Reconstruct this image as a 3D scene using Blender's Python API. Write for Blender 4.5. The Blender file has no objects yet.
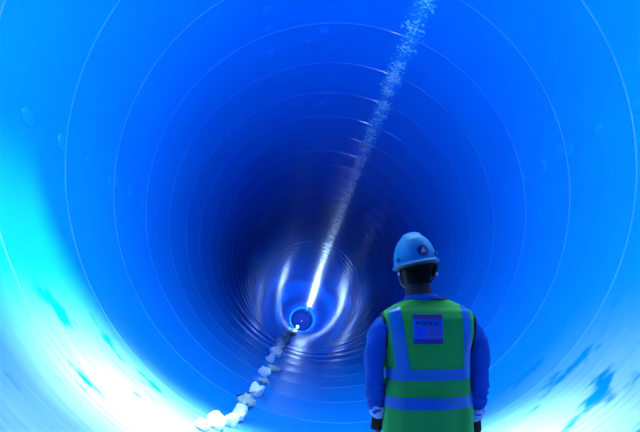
import bpy, bmesh, math, random
from mathutils import Vector, Matrix, Quaternion, noise
R_ = math.radians
S = bpy.context.scene
COL = S.collection
F, PR = 430.0, 2.79            # focal length in px, pipe radius in metres
EYE = 1.5
rnd = random.Random(11)

# ---------------------------------------------------------------- helpers
def centre(z):
    """pipe axis (x, height) at distance z along the tunnel: straight, then bending gently down"""
    r = F * PR / max(z, .5)
    e = math.exp(-(r / 60.0) ** 2)
    return (.157 * PR - 6 * e * max(z, 0) / F, EYE + .46 * PR - 26 * e * max(z, 0) / F)

def on_wall(z, deg, rad=PR):
    cx, cz = centre(z); a = R_(deg)
    return Vector((cx + rad * math.sin(a), z, cz + rad * math.cos(a)))

def frame_at(z, deg):
    """matrix whose local Z points from the wall to the axis, local Y along the tunnel"""
    a = R_(deg)
    n = Vector((-math.sin(a), 0, -math.cos(a)))
    y = (on_wall(z + .2, deg) - on_wall(z - .2, deg)).normalized()
    x = y.cross(n).normalized(); n = x.cross(y)
    M = Matrix((x, y, n)).transposed().to_4x4()
    M.translation = on_wall(z, deg)
    return M

def obj(name, bm_or_me, mat=None, parent=None, smooth=True):
    if isinstance(bm_or_me, bmesh.types.BMesh):
        me = bpy.data.meshes.new(name); bm_or_me.to_mesh(me); bm_or_me.free()
    else: me = bm_or_me
    o = bpy.data.objects.new(name, me); COL.objects.link(o)
    if mat: me.materials.clear(); me.materials.append(mat)
    if smooth:
        for p in me.polygons: p.use_smooth = True
    if parent: o.parent = parent
    return o

def empty(name, loc=(0, 0, 0)):
    o = bpy.data.objects.new(name, None); COL.objects.link(o); o.location = loc
    o.empty_display_size = .1
    return o

def tag(o, label=None, cat=None, group=None, kind=None):
    if label: o['label'] = label
    if cat: o['category'] = cat
    if group: o['group'] = group
    if kind: o['kind'] = kind
    return o

def grid_bm(pts, closed_u=False, closed_v=False, cap=False):
    """pts[row][col] -> quads"""
    bm = bmesh.new(); V = [[bm.verts.new(p) for p in row] for row in pts]
    nr, nc = len(V), len(V[0])
    for i in range(nr if closed_v else nr - 1):
        for j in range(nc if closed_u else nc - 1):
            q = (V[i][j], V[i][(j + 1) % nc], V[(i + 1) % nr][(j + 1) % nc], V[(i + 1) % nr][j])
            try: bm.faces.new(q)
            except ValueError: pass
    if cap:
        bm.faces.new(V[0][::-1]); bm.faces.new(V[-1])
    return bm

def add_tube(bm, pts, rads, n=14, sq=(1, 1)):
    """capped tapered tube along pts; sq scales the section (side, other)"""
    pts = [Vector(p) for p in pts]; rings = []
    up = None
    for i, p in enumerate(pts):
        t = (pts[min(i + 1, len(pts) - 1)] - pts[max(i - 1, 0)]).normalized()
        if up is None:
            up = Vector((0, 1, 0)) if abs(t.y) < .9 else Vector((1, 0, 0))
        s = t.cross(up).normalized(); up = s.cross(t).normalized()
        r = rads[i] if isinstance(rads[i], tuple) else (rads[i] * sq[0], rads[i] * sq[1])
        rings.append([bm.verts.new(p + s * r[0] * math.cos(a) + up * r[1] * math.sin(a))
                      for a in [2 * math.pi * k / n for k in range(n)]])
    for a, b in zip(rings, rings[1:]):
        for k in range(n): bm.faces.new((a[k], a[(k + 1) % n], b[(k + 1) % n], b[k]))
    bm.faces.new(rings[0][::-1]); bm.faces.new(rings[-1])
    return bm

def add_ball(bm, c, r, seg=20):
    M = Matrix.Translation(c) @ Matrix.Diagonal((r[0], r[1], r[2], 1))
    bmesh.ops.create_uvsphere(bm, u_segments=seg, v_segments=seg // 2 + 2, radius=1, matrix=M)

def smoothed(pts, k=4):
    """Catmull-Rom through rows of floats"""
    out = []
    n = len(pts)
    for i in range(n - 1):
        p0, p1, p2, p3 = pts[max(i - 1, 0)], pts[i], pts[i + 1], pts[min(i + 2, n - 1)]
        for s in range(k):
            t = s / k
            out.append([.5 * (2 * b + (c - a) * t + (2 * a - 5 * b + 4 * c - d) * t * t + (3 * b - a - 3 * c + d) * t ** 3)
                        for a, b, c, d in zip(p0, p1, p2, p3)])
    out.append(list(pts[-1]))
    return out

def lerp_table(tab, z):
    if z <= tab[0][0]: return tab[0][1:]
    for a, b in zip(tab, tab[1:]):
        if z <= b[0]:
            t = (z - a[0]) / (b[0] - a[0]); t = t * t * (3 - 2 * t) * .5 + t * .5
            return [u + (v - u) * t for u, v in zip(a[1:], b[1:])]
    return tab[-1][1:]

# ---------------------------------------------------------------- materials
def mat(name, col, rough=.6, metal=0, spec=.5, coat=0, emit=None, noise_scale=None, col2=None, bump=0, bump_scale=None, sheen=0):
    m = bpy.data.materials.new(name); m.use_nodes = True
    nt = m.node_tree; b = nt.nodes['Principled BSDF']
    b.inputs['Base Color'].default_value = (*col, 1); b.inputs['Roughness'].default_value = rough
    b.inputs['Metallic'].default_value = metal; b.inputs['Specular IOR Level'].default_value = spec
    b.inputs['Coat Weight'].default_value = coat; b.inputs['Sheen Weight'].default_value = sheen
    if emit:
        b.inputs['Emission Color'].default_value = (*emit[0], 1); b.inputs['Emission Strength'].default_value = emit[1]
    tc = nt.nodes.new('ShaderNodeTexCoord')
    if noise_scale:
        n = nt.nodes.new('ShaderNodeTexNoise'); n.inputs['Scale'].default_value = noise_scale; n.inputs['Detail'].default_value = 4
        nt.links.new(tc.outputs['Object'], n.inputs['Vector'])
        mx = nt.nodes.new('ShaderNodeMix'); mx.data_type = 'RGBA'
        mx.inputs['A'].default_value = (*col, 1); mx.inputs['B'].default_value = (*(col2 or col), 1)
        nt.links.new(n.outputs['Fac'], mx.inputs['Factor']); nt.links.new(mx.outputs['Result'], b.inputs['Base Color'])
    if bump:
        n2 = nt.nodes.new('ShaderNodeTexNoise'); n2.inputs['Scale'].default_value = bump_scale or 60; n2.inputs['Detail'].default_value = 5
        nt.links.new(tc.outputs['Object'], n2.inputs['Vector'])
        bp = nt.nodes.new('ShaderNodeBump'); bp.inputs['Strength'].default_value = bump; bp.inputs['Distance'].default_value = .01
        nt.links.new(n2.outputs['Fac'], bp.inputs['Height']); nt.links.new(bp.outputs['Normal'], b.inputs['Normal'])
    return m

class NT:
    """tiny node-building helper"""
    def __init__(s, nt): s.nt = nt
    def put(s, x, sock):
        if hasattr(x, 'is_output'): s.nt.links.new(x, sock)
        else: sock.default_value = x
    def math(s, op, a, b=0.0, c=0.0, clamp=False):
        n = s.nt.nodes.new('ShaderNodeMath'); n.operation = op; n.use_clamp = clamp
        for i, v in enumerate((a, b, c)): s.put(v, n.inputs[i])
        return n.outputs[0]
    def ramp(s, x, lo, hi, a=0.0, b=1.0, kind='SMOOTHSTEP'):
        n = s.nt.nodes.new('ShaderNodeMapRange'); n.interpolation_type = kind
        s.put(x, n.inputs['Value'])
        for k, v in (('From Min', lo), ('From Max', hi), ('To Min', a), ('To Max', b)): n.inputs[k].default_value = v
        return n.outputs[0]
    def comb(s, x, y, z):
        n = s.nt.nodes.new('ShaderNodeCombineXYZ')
        for i, v in enumerate((x, y, z)): s.put(v, n.inputs[i])
        return n.outputs[0]
    def noise(s, vec, scale, detail=3, rough=.5):
        n = s.nt.nodes.new('ShaderNodeTexNoise'); n.inputs['Scale'].default_value = scale
        n.inputs['Detail'].default_value = detail; n.inputs['Roughness'].default_value = rough
        s.put(vec, n.inputs['Vector']); return n.outputs['Fac']
    def mix(s, f, a, b):
        n = s.nt.nodes.new('ShaderNodeMix'); n.data_type = 'RGBA'
        s.put(f, n.inputs['Factor']); s.put(a, n.inputs['A']); s.put(b, n.inputs['B'])
        return n.outputs['Result']

def pipe_material():
    m = bpy.data.materials.new('blue_pipe_lining'); m.use_nodes = True
    nt = m.node_tree; g = NT(nt); b = nt.nodes['Principled BSDF']
    uv = nt.nodes.new('ShaderNodeUVMap'); uv.uv_map = 'pipe'      # u = angle in degrees / 100, v = metres along
    sp = nt.nodes.new('ShaderNodeSeparateXYZ'); nt.links.new(uv.outputs[0], sp.inputs[0])
    U, V = sp.outputs[0], sp.outputs[1]                      # U: arc angle/100 (-1.8..1.8)
    # circumferential brushing streaks
    vec = g.comb(g.math('MULTIPLY', U, 2.2), g.math('MULTIPLY', V, 16), 0.0)
    br = g.noise(vec, 1.6, 5, .6)
    mot = g.noise(g.comb(g.math('MULTIPLY', U, 4.), V, 3.), 1.1, 4, .55)
    # patchy dust film on the lower half, hatch light painted into its pale colour
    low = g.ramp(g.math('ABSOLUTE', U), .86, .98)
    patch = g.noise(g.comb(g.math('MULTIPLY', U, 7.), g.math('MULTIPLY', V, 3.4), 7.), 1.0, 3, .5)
    lit_film = g.math('MULTIPLY', low, g.ramp(patch, .34, .43))
    lit_film = g.math('MULTIPLY', lit_film, g.ramp(br, .25, .75, .55, 1.0, 'LINEAR'))
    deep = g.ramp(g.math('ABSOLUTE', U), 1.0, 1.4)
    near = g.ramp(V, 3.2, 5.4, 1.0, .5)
    lit_film = g.math('MULTIPLY', lit_film, g.math('MULTIPLY', near, g.math('ADD', .35, g.math('MULTIPLY', deep, .45))))
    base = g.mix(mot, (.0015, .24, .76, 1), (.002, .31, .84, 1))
    wht = g.math('MULTIPLY', g.ramp(V, 3.2, 4.8, 1.0, 0.0), g.ramp(g.math('ABSOLUTE', U), 1.1, 1.38))  # whitening by the hatch: the overexposed light there, painted in
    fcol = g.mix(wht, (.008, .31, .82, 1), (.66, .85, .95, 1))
    base = g.mix(lit_film, base, fcol)
    # drip-bumped band along the crown; lamp glints painted in as pale flecks and haze
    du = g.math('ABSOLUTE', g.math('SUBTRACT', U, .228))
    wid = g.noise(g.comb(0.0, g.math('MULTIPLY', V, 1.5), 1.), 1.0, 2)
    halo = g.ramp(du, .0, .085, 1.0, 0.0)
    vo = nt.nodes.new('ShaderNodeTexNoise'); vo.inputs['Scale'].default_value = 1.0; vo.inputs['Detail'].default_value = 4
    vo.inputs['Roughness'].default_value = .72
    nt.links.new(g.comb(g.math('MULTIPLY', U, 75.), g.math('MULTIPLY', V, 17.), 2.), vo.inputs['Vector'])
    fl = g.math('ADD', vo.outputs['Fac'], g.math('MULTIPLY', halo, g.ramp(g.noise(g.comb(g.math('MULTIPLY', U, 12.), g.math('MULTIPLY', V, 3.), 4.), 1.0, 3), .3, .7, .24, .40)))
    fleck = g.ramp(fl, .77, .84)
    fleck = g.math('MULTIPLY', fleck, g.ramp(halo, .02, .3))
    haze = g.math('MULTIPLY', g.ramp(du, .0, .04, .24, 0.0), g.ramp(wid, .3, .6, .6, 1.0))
    glint = g.math('ADD', fleck, haze, clamp=True)  # painted highlight along the crown
    base = g.mix(glint, base, (.10, .90, .97, 1))
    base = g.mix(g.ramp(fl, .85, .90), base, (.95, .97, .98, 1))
    # the weld seams, rubbed paler than the lining
    fz = g.math('FRACT', g.math('DIVIDE', g.math('SUBTRACT', V, 4.2 - 10.6), 1.06))
    fz = g.math('MULTIPLY', g.math('SUBTRACT', .5, g.math('ABSOLUTE', g.math('SUBTRACT', fz, .5))), 1.06)
    seam = g.ramp(fz, .005, .014, .45, 0.0)
    seam = g.math('MULTIPLY', seam, g.ramp(mot, .3, .6, .4, 1.0))
    base = g.mix(seam, base, (.18, .5, .92, 1))
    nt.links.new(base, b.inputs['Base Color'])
    rg = g.ramp(br, .3, .7, .09, .15, 'LINEAR')
    nt.links.new(rg, b.inputs['Roughness'])
    b.inputs['Specular IOR Level'].default_value = .5
    bp = nt.nodes.new('ShaderNodeBump'); bp.inputs['Strength'].default_value = .35; bp.inputs['Distance'].default_value = .004
    h = g.math('ADD', g.math('MULTIPLY', br, .6), g.math('MULTIPLY', fleck, 3))
    nt.links.new(h, bp.inputs['Height']); nt.links.new(bp.outputs['Normal'], b.inputs['Normal'])
    return m

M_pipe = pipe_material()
M_plug = mat('plug_blue', (.002, .30, .82), .25)
M_plugring = mat('plug_weld_pale', (.12, .62, .95), .3)
M_bulk = mat('bulkhead_blue', (.004, .2, .85), .5)
M_white = mat('white_rubble', (.98, .99, 1), .55, bump=.5, bump_scale=25)
_b = M_white.node_tree.nodes['Principled BSDF']
_b.inputs['Subsurface Weight'].default_value = .6; _b.inputs['Subsurface Radius'].default_value = (.5, .7, .9); _b.inputs['Subsurface Scale'].default_value = .4
M_plastic = mat('crumpled_plastic', (.35, .6, .72), .2, noise_scale=14, col2=(.75, .72, .35), bump=.8, bump_scale=18)

# ---------------------------------------------------------------- the tunnel
joints = [4.2 - 1.06 * k for k in range(7, 0, -1)]
z = 4.2
while z < 128: joints.append(z); z += 1.06
SLOT = (2.45, 3.55, 62)        # open hatch in the roof: from, to (metres), half angle (degrees)

def radius(z, ang=0):
    # each rolled plate bows a little between its weld seams; the seams stand proud
    import bisect
    i = bisect.bisect(joints, z) - 1
    r = PR
    if 0 <= i < len(joints) - 1:
        a, b_ = joints[i], joints[i + 1]; t = (z - a) / (b_ - a)
        lowk = max(0, min(1, (abs(ang) - 95) / 30)); lowk = lowk * lowk * (3 - 2 * lowk)
        rr_ = random.Random(i * 7 + 3)
        amp = .0025 + lowk * max(0, min(1, (z - 5) / 3)) * rr_.uniform(.0, .017)
        r += amp * math.sin(math.pi * t) ** 2
        d = min(z - a, b_ - z)
        r -= .006 * math.exp(-(d / .009) ** 2)
    return r

rows = []
for a, b_ in zip(joints, joints[1:]):
    if a < 24:
        rows += [a, a + .006, a + .013, a + .03]
        k = 7
        rows += [a + .03 + (b_ - .06 - a) * q / k for q in range(1, k)]
        rows += [b_ - .03, b_ - .013, b_ - .006]
    else:
        rows += [a, a + .02] + [a + (b_ - a) * q / 6 for q in range(1, 6)] + [b_ - .02]
rows.append(joints[-1])
rows = sorted(set([round(r, 4) for r in rows] + [SLOT[0], SLOT[1]]))
NA = 180
angs = [-180 + 360 * k / NA for k in range(NA + 1)]
bm = bmesh.new(); uvl = bm.loops.layers.uv.new('pipe')
grid = []
for z in rows:
    grid.append([bm.verts.new(on_wall(z, a, radius(z, a))) for a in angs[:-1]])
for i in range(len(rows) - 1):
    for k in range(NA):
        if SLOT[0] <= rows[i] and rows[i + 1] <= SLOT[1] and abs(angs[k] + 1) < SLOT[2]: continue
        f = bm.faces.new((grid[i][k], grid[i][(k + 1) % NA], grid[i + 1][(k + 1) % NA], grid[i + 1][k]))
        f.smooth = True
        for l, (u, v) in zip(f.loops, ((k, i), (k + 1, i), (k + 1, i + 1), (k, i + 1))):
            l[uvl].uv = (angs[u] / 100, rows[v])
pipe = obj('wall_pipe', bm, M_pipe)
so = pipe.modifiers.new('shell', 'SOLIDIFY'); so.thickness = .03; so.offset = 1
tag(pipe, 'glossy blue lined inside of a huge round pipe with welded ring joints', 'pipe', kind='structure')

def disc(name, z, mt):
    bm = bmesh.new()
    cx, cz = centre(z)
    pr = PR + .02
    pts = [[Vector((cx + q * math.sin(a), z + .25 * (1 - (q / pr) ** 2), cz + q * math.cos(a)))
            for a in [2 * math.pi * k / 64 for k in range(64)]] for q in [pr * s for s in (1, .8, .6, .4, .2, .02)]]
    o = obj(name, grid_bm(pts, closed_u=True, cap=False), mt)
    s2 = o.modifiers.new('thick', 'SOLIDIFY'); s2.thickness = .04
    tag(o, kind='structure'); return o
disc('wall_far', joints[-1] - .05, M_bulk)
disc('wall_near', joints[0] + .05, M_bulk)

# oval-looking round plugs in the lining (grout-hole covers), each one welded disc
plugs = [(3.62, -84.7, 'nearest of the row on the left wall'), (4.14, -85.1, 'second on the left wall, just before a ring joint'),
 (4.65, -85.9, 'third on the left wall, midway between two joints'), (5.18, -86.7, 'left one of a close pair on the left wall ring joint'),
 (5.36, -86.3, 'right one of a close pair on the left wall ring joint'), (5.75, -86.6, 'just past the close pair on the left wall'),
 (6.20, -87.6, 'on the left wall joint past the close pair'), (6.78, -87.2, 'faintest and deepest of the row on the left wall'),
 (4.13, 78.2, 'nearest of the row on the right wall, by the frame edge'), (4.67, 78.6, 'second of the row on the right wall, standing alone'),
 (5.2, 79.1, 'right one of a close pair on the right wall ring joint'), (5.37, 78.0, 'left one of a close pair on the right wall ring joint'),
 (5.78, 79.4, 'just past the close pair on the right wall'), (6.3, 80.0, 'on the right wall joint past the close pair'), (6.85, 80.0, 'deepest of the row on the right wall'),
 (5.81, -19.9, 'uppermost in the row left of the crown streak'), (6.2, -20.7, 'on a ring joint, second in row left of crown streak'),
 (6.76, -20.4, 'third in the row left of the crown streak'), (7.35, -21.4, 'on a ring joint, lowest in row left of crown streak'),
 (6.75, -7.7, 'lower of the two near the crown, below a ring joint'), (6.5, -3.0, 'upper of the two near the crown, touching a ring joint'),
 (8.88, -2.2, 'faint one deep below the crown, between the ring joints')]
def torus_bm(R0, r0, n=28, m=8, flat=.5):
    return grid_bm([[Vector(((R0 + r0 * math.cos(b)) * math.cos(a), (R0 + r0 * math.cos(b)) * math.sin(a), flat * r0 * math.sin(b)))
                    for b in [2 * math.pi * q / m for q in range(m)]] for a in [2 * math.pi * k / n for k in range(n)]], True, True)
def plug_bm():
    bm = torus_bm(.072, .007)
    for f in bm.faces: f.material_index = 1
    pts = [[Vector((q * math.cos(a), q * math.sin(a), h)) for a in [2 * math.pi * k / 28 for k in range(28)]]
           for q, h in ((.072, -.002), (.068, .0015), (.04, .002), (.001, .0022))]
    b2 = grid_bm(pts, True); me = bpy.data.meshes.new('t'); b2.to_mesh(me); b2.free(); bm.from_mesh(me); bpy.data.meshes.remove(me)
    return bm
pm = None
for z, a, where in plugs:
    if pm is None:
        o = obj('plug_cover', plug_bm(), M_plug); pm = o; o.data.materials.append(M_plugring)
    else:
        o = pm.copy(); COL.objects.link(o)
    o.matrix_world = frame_at(z, a)
    tag(o, 'round plug cover, ' + where, 'plug cover', 'plug covers in the pipe lining')

# ---------------------------------------------------------------- rubble row along the pipe bottom
def lump_mesh(seed, n=3, jag=.35):
    r = random.Random(seed); bm = bmesh.new()
    bmesh.ops.create_icosphere(bm, subdivisions=n, radius=1)
    off = Vector((r.uniform(-9, 9), r.uniform(-9, 9), r.uniform(-9, 9)))
    cuts = [(Vector((r.gauss(0, 1), r.gauss(0, 1), r.gauss(0, 1))).normalized(), r.uniform(.62, .85)) for _ in range(9)]
    for v in bm.verts:
        p = v.co.copy()
        for nn, d in cuts:
            e = p.dot(nn) - d
            if e > 0: p -= nn * e * .9
        k = 1 + jag * (noise.noise(v.co * 1.3 + off)) + .12 * noise.noise(v.co * 4 + off)
        v.co = p * k
        if v.co.z < -.55: v.co.z = -.55
    return bm
def rest(o, z, a, sx, sy, sz, spin, sink=.54):
    M = frame_at(z, a)
    M = M @ Matrix.Translation((0, 0, sz * sink)) @ Matrix.Rotation(R_(spin), 4, 'Z') @ Matrix.Diagonal((sx, sy, sz, 1))
    o.matrix_world = M
lumps = [  # distance, angle, half sizes, spin, label
 (3.98, -150.2, .075, .085, .06, 20, 'low white rubble lump nearest the viewer, at the frame bottom'),
 (4.17, -152.3, .10, .095, .085, -20, 'rounded white rubble lump second from the frame bottom'),
 (4.37, -154.3, .085, .08, .09, 40, 'white rubble lump touching the frame bottom, right of the rounded one'),
 (4.72, -155.4, .085, .17, .10, 8, 'largest blocky white rubble lump above the frame bottom'),
 (5.95, -156.2, .095, .15, .115, -15, 'heart-shaped white rubble lump with a dark shadow to its left'),
 (7.35, -155.3, .10, .15, .10, 15, 'rounded white rubble lump above the grey-blue plastic scrap'),
 (8.95, -154.9, .10, .19, .11, -8, 'white rubble lump where the chain begins to narrow'),
 (9.95, -155.6, .12, .22, .12, 25, 'broad white rubble lump at the end of a bright arc of light'),
]
for i, (z, a, sx, sy, sz, spin, lab) in enumerate(lumps):
    z *= .968 if z < 7 else .98
    o = obj('rubble_lump', lump_mesh(50 + i), M_white)
    rest(o, z, a, sx, sy, sz, spin)
    tag(o, lab, 'rubble', 'white rubble lumps along the pipe bottom')
z = 10.7
far_mesh = [obj('rubble_lump', lump_mesh(90 + k, 2), M_white) for k in range(4)]
k = 0
while z < 33:
    src = far_mesh[k % 4]
    o = src if k < 4 else src.copy()
    if k >= 4: COL.objects.link(o)
    s = rnd.uniform(.7, 1.2) * (.082 + .0010 * z)
    rest(o, z, -155.7 + rnd.uniform(-1.1, 1.1) * (1 + z / 40), s, s * rnd.uniform(1.2, 2.), s * rnd.uniform(.7, 1.), rnd.uniform(0, 180))
    tag(o, 'small white rubble lump in the distant narrowing chain on the pipe bottom', 'rubble', 'distant white rubble chain')
    z += rnd.uniform(.75, 1.25) * (.26 + .011 * z); k += 1

def scrap(seed, z, a, s, lab):
    r = random.Random(seed); bm = bmesh.new()
    N = 12
    pts = []
    for i in range(N):
        row = []
        for j in range(N):
            x, y = (i / (N - 1) - .5) * 2, (j / (N - 1) - .5) * 2
            q = Vector((x * 2.1, y * 2.1, seed))
            row.append(Vector((x * (1 - .3 * abs(y)) + .25 * noise.noise(q), y * (1 - .25 * abs(x)) + .25 * noise.noise(q + Vector((5, 0, 0))),
                               .50 + .75 * noise.noise(q * 1.4 + Vector((0, 9, 0))) + .45 * (1 - x * x) * (1 - y * y))))
        pts.append(row)
    mn = min(p.z for row in pts for p in row)
    for row in pts:
        for p in row: p.z -= mn
    o = obj('plastic_scrap', grid_bm(pts), M_plastic)
    m = o.modifiers.new('t', 'SOLIDIFY'); m.thickness = .05; m.offset = 1
    o.matrix_world = frame_at(z, a) @ Matrix.Rotation(seed, 4, 'Z') @ Matrix.Diagonal((s[0], s[1], s[2], 1))
    tag(o, lab, 'plastic scrap', 'crumpled plastic scraps among the rubble')
scrap(3.0, 5.15, -155.3, (.11, .15, .12), 'crumpled grey-blue plastic scrap between the two largest white lumps')
scrap(7.0, 6.65, -156.8, (.08, .10, .09), 'small crumpled plastic scrap right behind the heart-shaped lump')
scrap(12.0, 8.0, -158.2, (.13, .13, .09), 'flat pale plastic scrap right of the chain with a long shadow')
# a thin dark sliver standing in for a shadow beside the second scrap
bm = bmesh.new(); add_tube(bm, [(0, 0, 0), (.09, .05, .07), (.19, .09, .14)], [.010, .008, .003], 6)
o = obj('shadow_sliver', bm, mat('shadow_dark', (.02, .05, .2), .7)); o.matrix_world = frame_at(5.3, -152.2)
tag(o, 'thin dark sliver standing in for a shadow left of the grey-blue plastic scrap', 'shadow sliver')

# ---------------------------------------------------------------- work lamp deep in the pipe
LZ, LA = 100, -158
Mf = frame_at(LZ, LA)
lp = empty('work_lamp', Mf.translation)
lp.rotation_euler = (0, 0, 0)
tag(lp, 'tiny bright work lamp standing at the far end of the rubble chain', 'lamp')
M_blk = mat('lamp_black', (.02, .02, .03), .5)
h0 = .7
for k in range(3):
    a = 2 * math.pi * k / 3 + .5
    bm = bmesh.new(); add_tube(bm, [(.35 * math.cos(a), .35 * math.sin(a), .02 + (.10 if math.cos(a) < -.3 else .0)), (0, 0, .55)], [.02, .02], 8)
    obj('leg', bm, M_blk, lp)
bm = bmesh.new(); add_tube(bm, [(0, 0, .5), (0, 0, h0)], [.02, .02], 8); obj('pole', bm, M_blk, lp)
bm = bmesh.new(); add_tube(bm, [(0, 0, h0), (0, 0, h0 + .06)], [.05, .07], 12); hd = obj('lamp_head', bm, M_blk, lp)
bm = bmesh.new(); add_ball(bm, (0, 0, h0 + .20), (.14, .14, .14), 16)
obj('lamp_globe', bm, mat('lamp_glow', (.9, .95, 1), .3, emit=((.33, .58, 1), 6500)), hd)

# ---------------------------------------------------------------- the worker, standing with his back to us
PX, PY = .595, 2.15
person = empty('person', (PX, PY, .008))
tag(person, 'person in green reflective vest, blue shirt and hard hat, seen from behind', 'person')
M_skin = mat('dark_skin', (.05, .02, .012), .7, spec=.15, noise_scale=30, col2=(.075, .036, .025))
M_hair = mat('black_hair', (.006, .004, .004), .9, spec=.1, bump=.6, bump_scale=300)
M_shirt = mat('blue_shirt', (.001, .085, .36), .8, spec=.2, noise_scale=9, col2=(.001, .06, .30))
M_trouser = mat('navy_trousers', (.01, .02, .08), .8)
M_boot = mat('boot_leather', (.03, .02, .02), .5)
M_vest = mat('green_vest', (.015, .42, .02), .75, noise_scale=5, col2=(.01, .32, .03))
M_tape = mat('reflective_tape', (.002, .13, .36), .3, noise_scale=22, col2=(.002, .10, .30), bump=.25, bump_scale=40)
M_bind = mat('black_binding', (.006, .006, .01), .7)
M_hat = mat('hard_hat_shell', (.002, .19, .33), .5, spec=.3)
M_strap = mat('strap_dark', (.02, .02, .03), .6)
M_patch = mat('patch_ground', (.01, .10, .42), .6)
M_cuff = mat('cuff_rim_lit', (.42, .45, .62), .7)  # rim light on the sleeve folds put into a paler colour
M_bar = mat('patch_bar', (.045, .012, .16), .6)
M_ink = mat('patch_ink', (.012, .01, .05), .6)
M_red = mat('patch_red', (.30, .02, .12), .6)
M_logo = mat('patch_logo', (.01, .05, .55), .6)
M_green = mat('emblem_green', (.02, .25, .12), .5)
M_eye = mat('eye_white', (.7, .7, .7), .2); M_iris = mat('iris', (.02, .01, .005), .15)

def fuse(name, bm, voxel, mt, parent, smooth_it=4, fold=None):
    me = bpy.data.meshes.new('tmp'); bm.to_mesh(me); bm.free()
    o = bpy.data.objects.new('tmp', me); COL.objects.link(o)
    m = o.modifiers.new('r', 'REMESH'); m.mode = 'VOXEL'; m.voxel_size = voxel
    m2 = o.modifiers.new('s', 'SMOOTH'); m2.factor = .5; m2.iterations = smooth_it
    dg = bpy.context.evaluated_depsgraph_get(); dg.update()
    out = bpy.data.meshes.new_from_object(o.evaluated_get(dg)); out.name = name
    bpy.data.objects.remove(o); bpy.data.meshes.remove(me)
    if fold:
        ns = [v.normal.copy() for v in out.vertices]
        for v, n in zip(out.vertices, ns): v.co += n * fold(v.co)
    return obj(name, out, mt, parent)

ARM = {-1: [(-.150, -.01, 1.375, .058), (-.203, -.01, 1.350, .054), (-.243, -.012, 1.30, .050), (-.254, -.018, 1.20, .043), (-.256, -.014, 1.12, .040), (-.250, .004, 1.04, .036), (-.238, .026, .95, .028), (-.232, .034, .915, .026)],
       1: [(.160, -.01, 1.370, .058), (.208, -.01, 1.345, .054), (.252, -.012, 1.29, .050), (.262, -.018, 1.19, .043), (.264, -.014, 1.11, .040), (.263, .0, 1.03, .036), (.262, .016, .94, .028), (.262, .022, .905, .026)]}
# body: one continuous skin
HX = -.038
b = bmesh.new()
tors = [(.86, .165, .105), (.95, .165, .105), (1.05, .145, .095), (1.15, .150, .10), (1.25, .165, .105), (1.35, .175, .105), (1.42, .155, .09), (1.46, .10, .07)]
add_tube(b, [(0, 0, q[0]) for q in tors], [(q[1], q[2]) for q in tors], 28)
add_tube(b, [(-.01, 0, 1.40), (-.025, -.008, 1.48), (HX, .0, 1.56), (HX, .012, 1.62)], [.085, .068, .061, .060], 20)
add_ball(b, (HX, .022, 1.695), (.077, .097, .108), 32)                 # skull
add_ball(b, (HX, .055, 1.620), (.060, .062, .064), 24)                 # jaw
add_ball(b, (HX, .108, 1.585), (.024, .018, .022), 14)                 # chin
add_ball(b, (HX, .124, 1.648), (.015, .020, .014), 12)                 # nose
add_tube(b, [(HX, .112, 1.69), (HX, .126, 1.652)], [.009, .013], 10)
add_ball(b, (HX, .114, 1.618), (.024, .012, .0065), 12); add_ball(b, (HX, .114, 1.608), (.021, .012, .007), 12)   # lips
for s in (-1, 1):
    add_tube(b, [(HX + s * .046, .098, 1.706), (HX + s * .012, .115, 1.702)], [.009, .009], 8)                       # brow
    add_ball(b, (HX + s * .052, .09, 1.655), (.022, .022, .018), 12)
    M = Matrix.Translation((HX + s * .084, .005, 1.645)) @ Matrix.Rotation(s * .35, 4, 'Z') @ Matrix.Diagonal((.009, .020, .034, 1))
    bmesh.ops.create_uvsphere(b, u_segments=16, v_segments=12, radius=1, matrix=M)
    add_ball(b, (HX + s * .080, .010, 1.617), (.008, .010, .011), 10)
    a = ARM[s]; add_tube(b, [q[:3] for q in a], [q[3] for q in a], 16)
    # legs
    lg = [(s * .085, 0, .90, .092), (s * .095, 0, .75, .085), (s * .105, .005, .50, .058), (s * .108, -.012, .38, .056), (s * .11, -.005, .15, .038), (s * .11, 0, .06, .036)]
    add_tube(b, [q[:3] for q in lg], [q[3] for q in lg], 18)
    add_tube(b, [(s * .11, -.03, .045), (s * .118, .10, .035), (s * .12, .17, .03)], [.034, .034, .022], 12)
    # hand: palm, four fingers of unequal length and a thumb leaving the side of the palm
    w_ = Vector(a[-1][:3])
    d = Vector((-s * .05, .18, -1)).normalized(); side = Vector((0, 1, .18)).normalized()   # thumb side faces forward
    inn = Vector((-s, 0, 0))
    k0 = w_ + d * .085
    add_tube(b, [w_ - d * .01, w_ + d * .03, w_ + d * .07, k0], [(.024, .018), (.033, .016), (.040, .015), (.038, .012)], 14)
    for q, L in ((-.030, .060), (-.010, .074), (.010, .080), (.030, .072)):
        p0 = w_ + d * .07 + side * q; p1 = p0 + d * (.014 + L * .42)
        p2 = p1 + (d + inn * .45).normalized() * L * .33; p3 = p2 + (d * .8 + inn * .9).normalized() * L * .3
        add_tube(b, [p0, p1, p2, p3], [.0095, .009, .0082, .0068], 8)
        add_ball(b, p3, (.0068,) * 3, 8)
    t0 = w_ + d * .025 + side * .024; t1 = t0 + (side * .8 + d * .75 + inn * .3).normalized() * .042
    t2 = t1 + (d + inn * .3 + side * .15).normalized() * .032; t3 = t2 + (d + inn * .5).normalized() * .022
    add_tube(b, [t0, t1, t2, t3], [.015, .0115, .010, .008], 8); add_ball(b, t3, (.008,) * 3, 8)
body = fuse('body', b, .0046, M_skin, person, 3)
for s in (-1, 1):
    bm = bmesh.new(); add_ball(bm, (HX + s * .031, .099, 1.683), (.0125, .010, .0095), 14); e = obj('eye', bm, M_eye, person)
    bm = bmesh.new(); add_ball(bm, (HX + s * .031, .1065, 1.683), (.0052, .003, .0052), 10); obj('iris', bm, M_iris, e)
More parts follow.
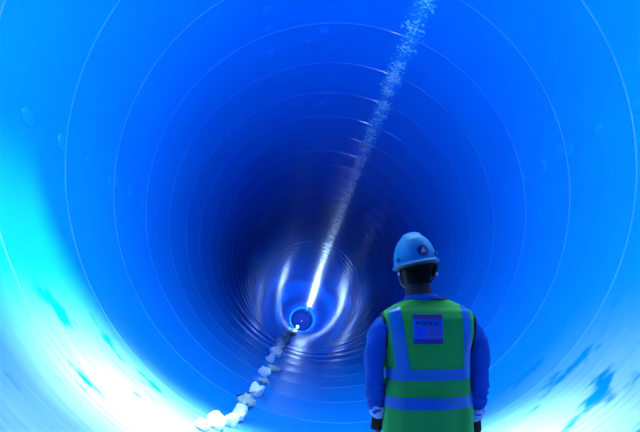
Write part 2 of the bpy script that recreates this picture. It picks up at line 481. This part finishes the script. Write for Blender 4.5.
# short hair: back and sides of the skull
pts = []
for i in range(20):
    th = math.pi * (.04 + .60 * i / 19)
    row = []
    for j in range(40):
        ph = R_(200 + 320 * 0) + 0
        a = R_(-235 + 290 * j / 39)
        k = 1.045
        row.append(Vector((HX + .077 * k * math.sin(th) * math.cos(a), .022 + .097 * k * math.sin(th) * math.sin(a), 1.695 + .108 * k * math.cos(th))))
    pts.append(row)
hr = obj('hair', grid_bm(pts), M_hair, person); m = hr.modifiers.new('t', 'SOLIDIFY'); m.thickness = .006
bm = bmesh.new()   # nape, hair tapering into the neck
add_tube(bm, [(HX, -.018, 1.66), (HX, -.022, 1.62), (HX, -.020, 1.575)], [(.068, .052), (.063, .049), (.054, .043)], 20)
obj('hair_nape', bm, M_hair, person)

# shirt
def fold(p):
    """cloth creases: long soft ones on the torso, tight oblique ones bunching above the cuffs"""
    f = .003 * noise.noise(p * 9)
    if abs(p.x) > .20 and p.z < 1.36:
        k = min(1, max(0, (1.20 - p.z) / .16)); k *= min(1, max(.15, (p.z - .915) / .02))
        ph = (p.z * 150 + (p.y * 55) + abs(p.x) * 60 + 5 * noise.noise(p * 11))
        f += .0065 * k * math.sin(ph) * (.6 + .8 * noise.noise(p * 16 + Vector((3, 0, 0))))
        f += .004 * math.sin(p.z * 38 + p.y * 25 + 2 * noise.noise(p * 7))
    return f
b = bmesh.new()
tors = [(.88, .185, .122), (1.0, .178, .116), (1.1, .172, .114), (1.2, .178, .118), (1.3, .19, .120), (1.38, .195, .116), (1.425, .186, .104), (1.455, .145, .085), (1.478, .105, .072), (1.492, .078, .066)]
add_tube(b, [(0, 0, q[0]) for q in tors], [(q[1], q[2]) for q in tors], 32)
for s in (-1, 1):
    a = ARM[s]
    rr = [.060, .064, .057, .051, .049, .047, .044, .036]
    add_tube(b, [q[:3] for q in a[:-1]] + [(a[-1][0], a[-1][1], a[-1][2] + .012)], rr, 20)
shirt = fuse('shirt', b, .006, M_shirt, person, 3, fold)
# collar
pts = []
for h, r1, r2 in ((1.478, .092, .082), (1.497, .080, .074), (1.517, .071, .068), (1.522, .069, .066), (1.515, .074, .071), (1.494, .086, .080)):
    pts.append([Vector((-.018 + r1 * math.cos(a), -.002 + r2 * math.sin(a), h)) for a in [2 * math.pi * k / 40 for k in range(40)]])
cl = obj('collar', grid_bm(pts, True), M_shirt, shirt)
m = cl.modifiers.new('t', 'SOLIDIFY'); m.thickness = .003
for s in (-1, 1):
    a = ARM[s]; p = Vector(a[-1][:3]) + Vector((0, -.003, .022)); q = p + Vector((0, .012, -.035))
    bm = bmesh.new()
    rings = []
    for t, r in ((-.9, .040), (-.6, .046), (-.4, .041), (-.15, .045), (0, .039), (.25, .043), (.45, .037), (.8, .039), (1, .034), (.95, .030)):
        c = p.lerp(q, t); rings.append([c + Vector((r * math.cos(u), r * math.sin(u), .009 * math.sin(u + s) + .003 * math.sin(3 * u + t * 4))) for u in [2 * math.pi * k / 24 for k in range(24)]])
    cf = obj('cuff', grid_bm(rings, True), M_cuff, shirt); cf['label'] = 'rolled cuff, rim light painted in as a pale tone'

# trousers and boots
b = bmesh.new()
add_tube(b, [(0, 0, .98), (0, 0, .90), (0, 0, .82), (0, 0, .77)], [(.168, .108), (.182, .122), (.185, .125), (.15, .10)], 28)
for s in (-1, 1):
    lg = [(s * .088, 0, .84, .098), (s * .098, 0, .70, .093), (s * .106, .003, .50, .076), (s * .108, -.005, .32, .072), (s * .11, -.004, .14, .064), (s * .11, 0, .09, .062)]
    add_tube(b, [q[:3] for q in lg], [q[3] for q in lg], 20)
fuse('trousers', b, .009, M_trouser, person, 4, lambda p: .005 * noise.noise(p * 9) + .003 * math.sin(p.z * 40 + p.x * 30))
for s in (-1, 1):
    b = bmesh.new()
    add_tube(b, [(s * .11, 0, .17), (s * .11, -.005, .05)], [.052, .05], 16)
    add_tube(b, [(s * .11, -.045, .052), (s * .115, .04, .056), (s * .12, .13, .052), (s * .122, .19, .045)], [(.044, .042), (.048, .05), (.05, .042), (.036, .032)], 16)
    bt = fuse('boot', b, .007, M_boot, person, 3)
    b = bmesh.new(); add_tube(b, [(s * .11, -.085, .016), (s * .113, .0, .016), (s * .12, .12, .016), (s * .122, .215, .016)], [(.035, .014), (.046, .014), (.052, .014), (.03, .014)], 16)
    obj('sole', b, M_strap, bt)

# vest: one loft, open armholes and a V neck at the front
VT = [(.835, .222, .150), (.95, .216, .147), (1.05, .211, .143), (1.15, .206, .141), (1.25, .208, .142), (1.34, .220, .140), (1.40, .226, .132), (1.435, .216, .118), (1.462, .175, .098), (1.482, .128, .085), (1.497, .098, .078)]
NV = 2.5
VX = .008
def wd(z, off=0.0):
    w_, d_ = lerp_table(VT, z); return w_ + off, d_ + off
def ripple(z, ph):
    k = max(0, 1 - (z - .83) / .45)
    return .004 * k * math.sin(ph * 9 + 1.0) + .0022 * math.sin(ph * 5 + z * 14) + .0018 * math.sin(z * 33 + ph * 4)
def vpoint(z, ph, front, off=0.0):
    w_, d_ = wd(z, off + ripple(z, ph if not front else -ph))
    c, s = math.cos(ph), math.sin(ph)
    x = w_ * math.copysign(abs(c) ** (2 / NV), c); y = d_ * max(0, s) ** (2 / NV)
    return Vector((VX + x, y if front else -y, z))
def vpoint_x(z, x, front, off=0.0):
    """same surface, addressed by x (from the vest's middle)"""
    ph = math.pi / 2
    for _ in range(6):
        w_, d_ = wd(z, off + ripple(z, ph if not front else -ph))
        c = max(-1, min(1, x / w_)); ph = math.acos(math.copysign(abs(c) ** (NV / 2), c))
    p = vpoint(z, ph, front, off); p.x = VX + x; return p
def lim_ph(z):
    w_, _ = wd(z)
    if z < 1.20: return 0.0
    lim = .206 * (1 - .05 * math.sin(math.pi * min(1, (z - 1.20) / .26)) * 1) + .022 * min(1, (z - 1.20) / .26)
    if lim >= w_: return 0.0
    return math.acos((lim / w_) ** (NV / 2))
def vneck(z):
    return max(.0025, .10 * max(0, (z - 1.16) / .335))
NVZ, NVP = 90, 60
zs = [.835 + (1.497 - .835) * k / (NVZ - 1) for k in range(NVZ)]
bm = bmesh.new()
back = []; fl = []; fr = []
for z in zs:
    l = lim_ph(z)
    back.append([bm.verts.new(vpoint(z, l + (math.pi - 2 * l) * k / NVP, False)) for k in range(NVP + 1)])
    w_, _ = wd(z); v = min(vneck(z) / w_, .995); pv = math.acos(v ** (NV / 2))
    pv = max(pv, l + .01)
    fr.append([bm.verts.new(vpoint(z, l + (pv - l) * k / 28, True)) for k in range(29)])
    fl.append([bm.verts.new(vpoint(z, math.pi - l - (pv - l) * k / 28, True)) for k in range(29)])
for g_, flip in ((back, 0), (fr, 1), (fl, 0)):
    for i in range(NVZ - 1):
        for j in range(len(g_[0]) - 1):
            q = (g_[i][j], g_[i][j + 1], g_[i + 1][j + 1], g_[i + 1][j])
            bm.faces.new(q[::-1] if flip else q)
bmesh.ops.remove_doubles(bm, verts=bm.verts, dist=.0006)
bmesh.ops.recalc_face_normals(bm, faces=bm.faces)
vest = obj('vest', bm, M_vest, person)
m = vest.modifiers.new('t', 'SOLIDIFY'); m.thickness = .003; m.offset = 0

def ring_tape(z0, z1, tilt, lab):
    N = 120; pts = []
    for k in range(7):
        row = []
        for j in range(N):
            a = 2 * math.pi * j / N; front = a > math.pi
            ph = a if not front else 2 * math.pi - a
            z = z0 + (z1 - z0) * k / 6 + tilt * math.cos(a)
            row.append(vpoint(z, ph, front, .0032))
        pts.append(row)
    o = obj('reflective_tape', grid_bm(pts, True), M_tape, vest)
    o['label'] = lab
ring_tape(1.114, 1.166, .006, 'blue-silver reflective band round the chest'); ring_tape(.978, 1.034, .006, 'blue-silver reflective band round the waist')
def ztop(x):
    lo, hi = 1.40, 1.497
    for _ in range(30):
        m_ = (lo + hi) / 2
        if wd(m_)[0] > abs(x): lo = m_
        else: hi = m_
    return lo
for s, (t0, t1, b0, b1) in ((-1, (-.203, -.150, -.172, -.112)), (1, (.138, .186, .146, .192))):
    for front in (False, True):
        pts = []
        for k in range(50):
            t = k / 49; row = []
            for j in range(9):
                u = j / 8
                xt = t0 + (t1 - t0) * u; xb = b0 + (b1 - b0) * u
                zt = ztop(xt); z = 1.160 + (zt - 1.160) * t; x = xb + (xt - xb) * min(1, t * 1.15)
                row.append(vpoint_x(z, x, front, .0034))
            pts.append(row)
        bm = grid_bm(pts); bmesh.ops.recalc_face_normals(bm, faces=bm.faces)
        obj('reflective_tape', bm, M_tape, vest)
# black binding along the armholes and the back neckline
for s in (0, 1):
    for front in (False, True):
        line = []
        for z in zs:
            if z < 1.195: continue
            l = lim_ph(z)
            line.append(vpoint(z, l if s else math.pi - l, front, .005))
            if l == 0 and z > 1.3: break
        bm = bmesh.new(); add_tube(bm, line, [.007] * len(line), 8); obj('binding', bm, M_bind, vest)
line = [vpoint(1.496, math.pi * k / 30, False, .002) for k in range(31)]
bm = bmesh.new(); add_tube(bm, line, [.0045] * 31, 8); obj('binding', bm, M_bind, vest)

# printed patch on the back
def on_back(x, z, off): return vpoint_x(z, x - VX, False, off)
PC, PZ0, PZ1, PH = -.024, 1.286, 1.424, .069
def rect(name, x0, x1, z0, z1, off, mt, par, n=8):
    pts = [[on_back(x0 + (x1 - x0) * i / n, z0 + (z1 - z0) * j / n, off) for i in range(n + 1)] for j in range(n + 1)]
    bm = grid_bm(pts); bmesh.ops.recalc_face_normals(bm, faces=bm.faces)
    o = obj(name, bm, mt, par); m = o.modifiers.new('t', 'SOLIDIFY'); m.thickness = .0008; m.offset = 0
    return o
patch = rect('printed_patch', PC - PH, PC + PH, PZ0, PZ1, .0045, M_patch, vest, 14)
patch['label'] = 'square printed patch between the shoulders'
def flat_poly(bm, polys, off):
    for P in polys:
        bm.faces.new([bm.verts.new(on_back(x, z, off)) for x, z in P])
def box_poly(x0, x1, z0, z1, n=10):
    return [[(x0 + (x1 - x0) * i / n, z0), (x0 + (x1 - x0) * (i + 1) / n, z0), (x0 + (x1 - x0) * (i + 1) / n, z1), (x0 + (x1 - x0) * i / n, z1)] for i in range(n)]
def writing(text, cx, cz, h, off, width=None):
    cu = bpy.data.curves.new('w', 'FONT'); cu.body = text; cu.align_x = 'CENTER'; cu.align_y = 'CENTER'; cu.size = 1
    cu.offset = 0
    o = bpy.data.objects.new('w', cu); COL.objects.link(o)
    dg = bpy.context.evaluated_depsgraph_get(); me = bpy.data.meshes.new_from_object(o.evaluated_get(dg))
    bpy.data.objects.remove(o)
    xs = [v.co.x for v in me.vertices]; ys = [v.co.y for v in me.vertices]
    sy = h / (max(ys) - min(ys)); sx = (width / (max(xs) - min(xs))) if width else sy
    my = (max(ys) + min(ys)) / 2
    bm = bmesh.new(); bm.from_mesh(me); bpy.data.meshes.remove(me)
    for v in bm.verts: v.co = on_back(cx + v.co.x * sx, cz + (v.co.y - my) * sy, off)
    return bm
def add_mesh(bm, other):
    me = bpy.data.meshes.new('t'); other.to_mesh(me); other.free(); bm.from_mesh(me); bpy.data.meshes.remove(me)
# all dark bars, lettering, logo and red box are printed on the patch: one mesh with several inks
bm = bmesh.new(); cnt = []
def stage(idx, fn):
    n0 = len(bm.faces); fn(); bm.faces.ensure_lookup_table()
    for f in bm.faces[n0:]: f.material_index = idx
stage(0, lambda: flat_poly(bm, box_poly(PC - PH, PC + PH, PZ1 - .022, PZ1) + box_poly(PC - PH, PC + PH, PZ0, PZ0 + .024), .0056))
for dx, dz_ in ((-.0011, 0), (.0011, 0), (0, .0009), (0, -.0009)):
    stage(1, lambda: add_mesh(bm, writing('POKB JV', PC - .002 + dx, 1.381 + dz_, .021, .0058 + dx * .1, .106)))
rx0, rx1, rz0, rz1 = PC - .004, PC + .062, 1.316, 1.362
stage(2, lambda: flat_poly(bm, box_poly(rx0, rx1, rz1 - .003, rz1) + box_poly(rx0, rx1, rz0, rz0 + .003) + box_poly(rx0, rx0 + .003, rz0, rz1, 1) + box_poly(rx1 - .003, rx1, rz0, rz1, 1), .0058))
stage(2, lambda: add_mesh(bm, writing('B', PC + .012, 1.347, .016, .0060, .011)))
stage(2, lambda: add_mesh(bm, writing('7', PC + .047, 1.347, .016, .0060, .011)))
stage(3, lambda: flat_poly(bm, [[(PC + .021, 1.340), (PC + .037, 1.340), (PC + .029, 1.355)]], .0060))
stage(2, lambda: flat_poly(bm, sum([box_poly(PC + .003 + q * .0088, PC + .0092 + q * .0088, 1.323, 1.332, 1) for q in range(6)], []), .0060))
def penta():
    for r0, r1 in ((.024, .013), (.008, .0)):
        for k in range(5):
            a, c = R_(90 + 72 * k), R_(90 + 72 * (k + 1))
            cx, cz = PC - .034, 1.338
            P = [(cx + r0 * math.cos(a), cz + r0 * math.sin(a)), (cx + r0 * math.cos(c), cz + r0 * math.sin(c))]
            P += [(cx + r1 * math.cos(c), cz + r1 * math.sin(c)), (cx + r1 * math.cos(a), cz + r1 * math.sin(a))] if r1 else [(cx, cz)]
            flat_poly(bm, [P], .0058)
stage(3, penta)
pr = obj('print', bm, None, vest, smooth=False)
for m_ in (M_bar, M_ink, M_red, M_logo): pr.data.materials.append(m_)

# hard hat
hat = empty('hard_hat', (-.047, .008, 1.680)); hat.parent = person
hat.rotation_euler = (R_(-2), R_(-10), R_(-6))
hat['label'] = 'pale blue hard hat'
HA, HB, HH = .103, .130, .140
def dome(th, a):
    """th 0 = top .. 1 = rim, a = azimuth"""
    t = th * math.pi / 2
    k = math.sin(t) ** .86; zc = math.cos(t) ** .92 if th < 1 else 0
    x, y, z = HA * k * math.cos(a), HB * k * math.sin(a), HH * zc
    # raised crown rib running front to back, fading towards the rim
    rib = 1 / (1 + math.exp((abs(x) - .043) / .0035))
    z += .011 * rib * max(0, min(1, (1 - th) / .45)) ; y += .006 * rib * math.copysign(1, math.sin(a)) * max(0, min(1, (1 - th) / .45)) * abs(math.sin(a)) * (th > .3)
    return Vector((x, y, z))
rowsH = []
NT_ = 44
for i in range(NT_):
    th = .005 + .995 * i / (NT_ - 1)
    rowsH.append([dome(th, 2 * math.pi * k / 120) for k in range(120)])
for out_, dz in ((.004, -.004), (.011, -.008), (.014, -.011), (.012, -.014), (.004, -.013)):   # turned rim, longer at the front as a peak
    row = []
    for k in range(120):
        a = 2 * math.pi * k / 120; pk = max(0, math.sin(a)) ** 3 * .045 * min(1, out_ / .011)
        row.append(Vector(((HA + out_) * math.cos(a), (HB + out_ + pk) * math.sin(a), dz - pk * .25)))
    rowsH.append(row)
sh = obj('helmet_shell', grid_bm(rowsH, True), M_hat, hat)
bmt = bmesh.new(); bmt.from_mesh(sh.data); bmesh.ops.contextual_create(bmt, geom=[v for v in bmt.verts[:120]]); bmesh.ops.recalc_face_normals(bmt, faces=bmt.faces); bmt.to_mesh(sh.data); bmt.free()
for p in sh.data.polygons: p.use_smooth = True
m = sh.modifiers.new('t', 'SOLIDIFY'); m.thickness = .003
# round emblem on the back, right of the middle
def hat_pt(x, z, off):
    """point on the back of the dome at local x,z"""
    lo, hi = .02, .999
    for _ in range(40):
        t = (lo + hi) / 2
        # find azimuth giving x
        k = math.sin(t * math.pi / 2) ** .86; c = max(-1, min(1, x / (HA * k))); p = dome(t, -math.acos(c))
        if p.z > z: lo = t
        else: hi = t
    n = Vector((p.x / HA ** 2, p.y / HB ** 2, p.z / HH ** 2)).normalized()
    return p + n * off
ex, ez = .027, .040
def disc_polys(bm, r0, r1, off, n=28):
    for k in range(n):
        a, c = 2 * math.pi * k / n, 2 * math.pi * (k + 1) / n
        P = [(r0, a), (r0, c), (r1, c), (r1, a)] if r1 > 0 else [(r0, a), (r0, c), (0, 0)]
        bm.faces.new([bm.verts.new(hat_pt(ex + r * math.cos(t), ez + r * math.sin(t), off)) for r, t in P])
bm = bmesh.new()
stage(0, lambda: (disc_polys(bm, .028, .020, .0012), disc_polys(bm, .020, .010, .0012), disc_polys(bm, .010, 0, .0012)))
stage(1, lambda: disc_polys(bm, .0235, .0215, .0020))
def tri():
    for (P, Q, T) in (((-.013, -.009), (.013, -.009), (0, .015)),):
        bm.faces.new([bm.verts.new(hat_pt(ex + x, ez + z, .0026)) for x, z in (P, Q, T)])
stage(2, tri)
stage(3, lambda: bm.faces.new([bm.verts.new(hat_pt(ex + x, ez + z, .0026)) for x, z in ((-.013, -.016), (.013, -.016), (.011, -.012), (-.011, -.012))]))
em = obj('emblem', bm, None, hat, smooth=False)
for m_ in (M_ink, M_red, mat('emblem_pale', (.12, .35, .8), .5), M_green): em.data.materials.append(m_)
# inner headband, side slots and chin strap
pts = [[Vector((.094 * math.cos(a), .118 * math.sin(a) + .004, h)) for a in [2 * math.pi * k / 40 for k in range(40)]] for h in (.012, -.022)]
o = obj('headband', grid_bm(pts, True), M_strap, hat); m = o.modifiers.new('t', 'SOLIDIFY'); m.thickness = .003
for s in (-1, 1):
    bm = bmesh.new(); bmesh.ops.create_cube(bm, size=1, matrix=Matrix.Translation((s * .088, -.072, .018)) @ Matrix.Rotation(s * .75, 4, 'Z') @ Matrix.Diagonal((.012, .028, .022, 1)))
    bmesh.ops.bevel(bm, geom=bm.edges[:], offset=.003, segments=2, affect='EDGES')
    obj('slot_cover', bm, M_hat, hat)
for s in (-1, 1):
    bm = bmesh.new()
    pts = [(HX + s * .094, -.018, 1.675), (HX + s * .092, -.012, 1.64), (HX + s * .083, .015, 1.60), (HX + s * .062, .055, 1.568), (HX + s * .02, .105, 1.556), (HX, .11, 1.556)]
    add_tube(bm, smoothed(pts, 4), [(.0065, .002)] * (5 * 4 + 1), 8)
    st = obj('chin_strap', bm, M_strap, person)
    bm = bmesh.new(); add_ball(bm, (HX + s * .0945, -.010, 1.622), (.006, .008, .010), 12); obj('ear_stud', bm, mat('strap_buckle', (.75, .7, .68), .2), st)


# ---------------------------------------------------------------- light and camera
w = bpy.data.worlds.new('daylight'); S.world = w; w.use_nodes = True
bg = w.node_tree.nodes['Background']; bg.inputs[0].default_value = (.50, .88, 1, 1); bg.inputs[1].default_value = 15.5
sun = bpy.data.lights.new('sun', 'SUN'); sun.energy = 16; sun.angle = R_(9); sun.color = (.8, .93, 1)
so_ = bpy.data.objects.new('sun', sun); COL.objects.link(so_)
so_.rotation_euler = Vector((-.22, .12, -1)).to_track_quat('-Z', 'Y').to_euler()

cam = bpy.data.cameras.new('camera'); co = bpy.data.objects.new('camera', cam); COL.objects.link(co)
co.location = (0, 0, EYE); co.rotation_euler = (R_(90), 0, 0)
cam.sensor_width = 36; cam.lens = F / 640 * 36; cam.shift_x = 14 / 640; cam.shift_y = 84 / 640
cam.clip_end = 500
S.camera = co
vs = S.view_settings
vs.view_transform = 'Standard'; vs.look = 'None'; vs.exposure = 0; vs.gamma = 1; vs.use_curve_mapping = False
S.cycles.max_bounces = 10; S.cycles.diffuse_bounces = 6
S.cycles.use_denoising = True
